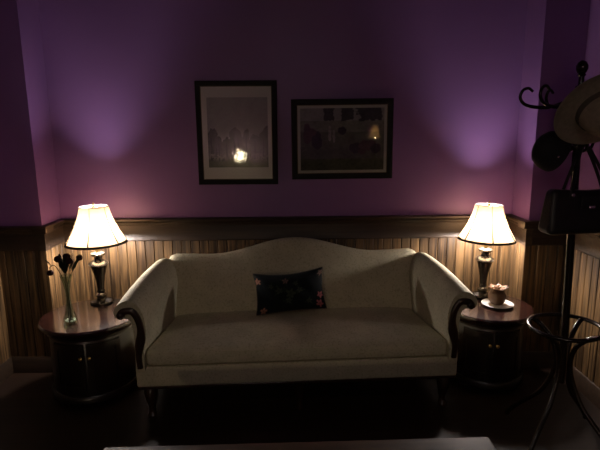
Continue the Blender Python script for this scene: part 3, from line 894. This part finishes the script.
# ------------------------------------------------------------------ coffee table in front of the sofa
ct = empty('coffee_table', (-0.008, -1.99, 0), rz=R_(1.6))
tag(ct, 'low dark wooden coffee table in front of the sofa', 'table')
MB().rbox((0, 0, .405), (1.555, .60, .030), .008, n=(8, 4, 1)).build('table_top', 'coffee_wood', ct)
for sy in (-1, 1): MB().box((0, sy * .25, .355), (1.38, .02, .070)).build('apron', 'coffee_wood', ct, smooth=False)
for sx in (-1, 1): MB().box((sx * .70, 0, .355), (.02, .46, .070)).build('apron', 'coffee_wood', ct, smooth=False)
for sx in (-1, 1):
    for sy in (-1, 1):
        o = MB().lathe([(.016, 0), (.024, .02), (.019, .05), (.026, .16), (.034, .26), (.028, .285), (.034, .30), (.034, .391)], 20).build('leg', 'coffee_wood', ct)
        o.location = (sx * .70, sy * .25, 0)

# ------------------------------------------------------------------ the other end of the room (mirrored in the picture glass), and added fill lamps
fl = empty('floor_lamp', (1.50, -6.30, 0)); tag(fl, 'lit floor lamp with bell shade at the room\'s far end, mirrored in the picture glass', 'lamp')
MB().lathe([(.14, 0), (.145, .01), (.13, .025), (.04, .04), (.018, .06)], 36).build('base', 'lamp_bronze', fl)
MB().lathe([(.012, .05), (.012, 1.42), (.018, 1.44), (.014, 1.50)], 16).build('pole', 'lamp_bronze', fl)
MB().lathe([(.014, 1.50), (.028, 1.55), (.034, 1.61), (.026, 1.65), (.004, 1.675)], 20).build('bulb', 'far_bulb_glow', fl)
sh = MB().lathe([(r, 1.52 + z) for r, z in shade_mesh(.125, .05, .25, .012)], 48, cap0=False, cap1=False).build('shade', 'lamp_shade_cloth', fl, angle=80)
for k in range(3):
    a = 2 * PI * k / 3
    MB().tube([(.012 * math.cos(a), .012 * math.sin(a), 1.49), (.05 * math.cos(a), .05 * math.sin(a), 1.60), (.063 * math.cos(a), .063 * math.sin(a), 1.70)], .002, 6).build('spider_arm', 'brass', sh)
cn = empty('console_table', (-1.25, -7.0, 0)); tag(cn, 'narrow dark console table carrying a globe lamp at the far end of the room', 'table')
MB().rbox((0, 0, .785), (.90, .36, .03), .006, n=(4, 2, 1)).build('table_top', 'mahogany', cn)
MB().box((0, 0, .72), (.80, .28, .09)).build('apron', 'mahogany_dark', cn, smooth=False)
for sx in (-1, 1):
    for sy in (-1, 1):
        o = MB().lathe([(.014, 0), (.020, .03), (.016, .06), (.026, .6), (.026, .74)], 16).build('leg', 'mahogany_dark', cn); o.location = (sx * .39, sy * .13, 0)
gl = empty('globe_lamp', (-1.25, -6.95, .8005)); tag(gl, 'lit round globe lamp on the console table, glaring in the tall picture', 'lamp')
MB().lathe([(.07, 0), (.072, .012), (.03, .03), (.014, .06), (.014, .26), (.04, .285), (.045, .295)], 28).build('base', 'lamp_bronze', gl)
MB().lathe([(.028, .290)] + [(.060 * math.cos(R_(a)), .345 + .060 * math.sin(R_(a))) for a in range(-60, 90, 10)] + [(.001, .405)], 32).build('globe', 'globe_glow', gl)

pd = empty('fill_pendant', (-0.25, -2.65, ZC)); tag(pd, 'added unseen dark metal dome pendant over the coffee table, fill light for the sofa', 'lamp')  # added out of view to light the sofa; dome shields the upper wall
MB().lathe([(.001, 0), (.06, 0), (.06, -.012), (.03, -.03), (.006, -.035)][::-1], 28).build('ceiling_rose', 'lamp_bronze', pd)
MB().tube([(0, 0, -.03), (0, 0, -.25), (0, 0, -.50)], .005, 8).build('cord', 'black_cotton', pd)
MB().lathe([(.012, -.49), (.030, -.50), (.034, -.54), (.060, -.56), (.105, -.60), (.135, -.66), (.150, -.735), (.148, -.735), (.132, -.66), (.102, -.603), (.058, -.564), (.030, -.55), (.001, -.55)], 40, cap1=False).build('dome_shade', 'lamp_bronze', pd)
MB().lathe([(.014, -.545), (.018, -.58), (.016, -.60)], 16).build('socket', 'brass', pd)
MB().lathe([(.014, -.598), (.030, -.620), (.042, -.650), (.036, -.680), (.020, -.694), (.001, -.698)], 24).build('bulb', 'fill_pendant_glow', pd)

cl = empty('fill_ceiling_lamp', (-0.2, -5.2, ZC)); tag(cl, 'added unseen opal glass ceiling lamp giving frontal fill from the back half of the room', 'lamp')  # invented lamp, put in for soft frontal light on wall and pictures
MB().lathe([(.001, -.001), (.10, -.001), (.10, -.02), (.085, -.03)][::-1], 32).build('ceiling_plate', 'brass', cl)
MB().lathe([(.085, -.025)] + [(.135 * math.cos(R_(a)), -.045 - .095 * math.sin(R_(a))) for a in range(-5, 90, 10)] + [(.001, -.140)], 36, cap0=False).build('opal_bowl', 'fill_ceiling_glow', cl)
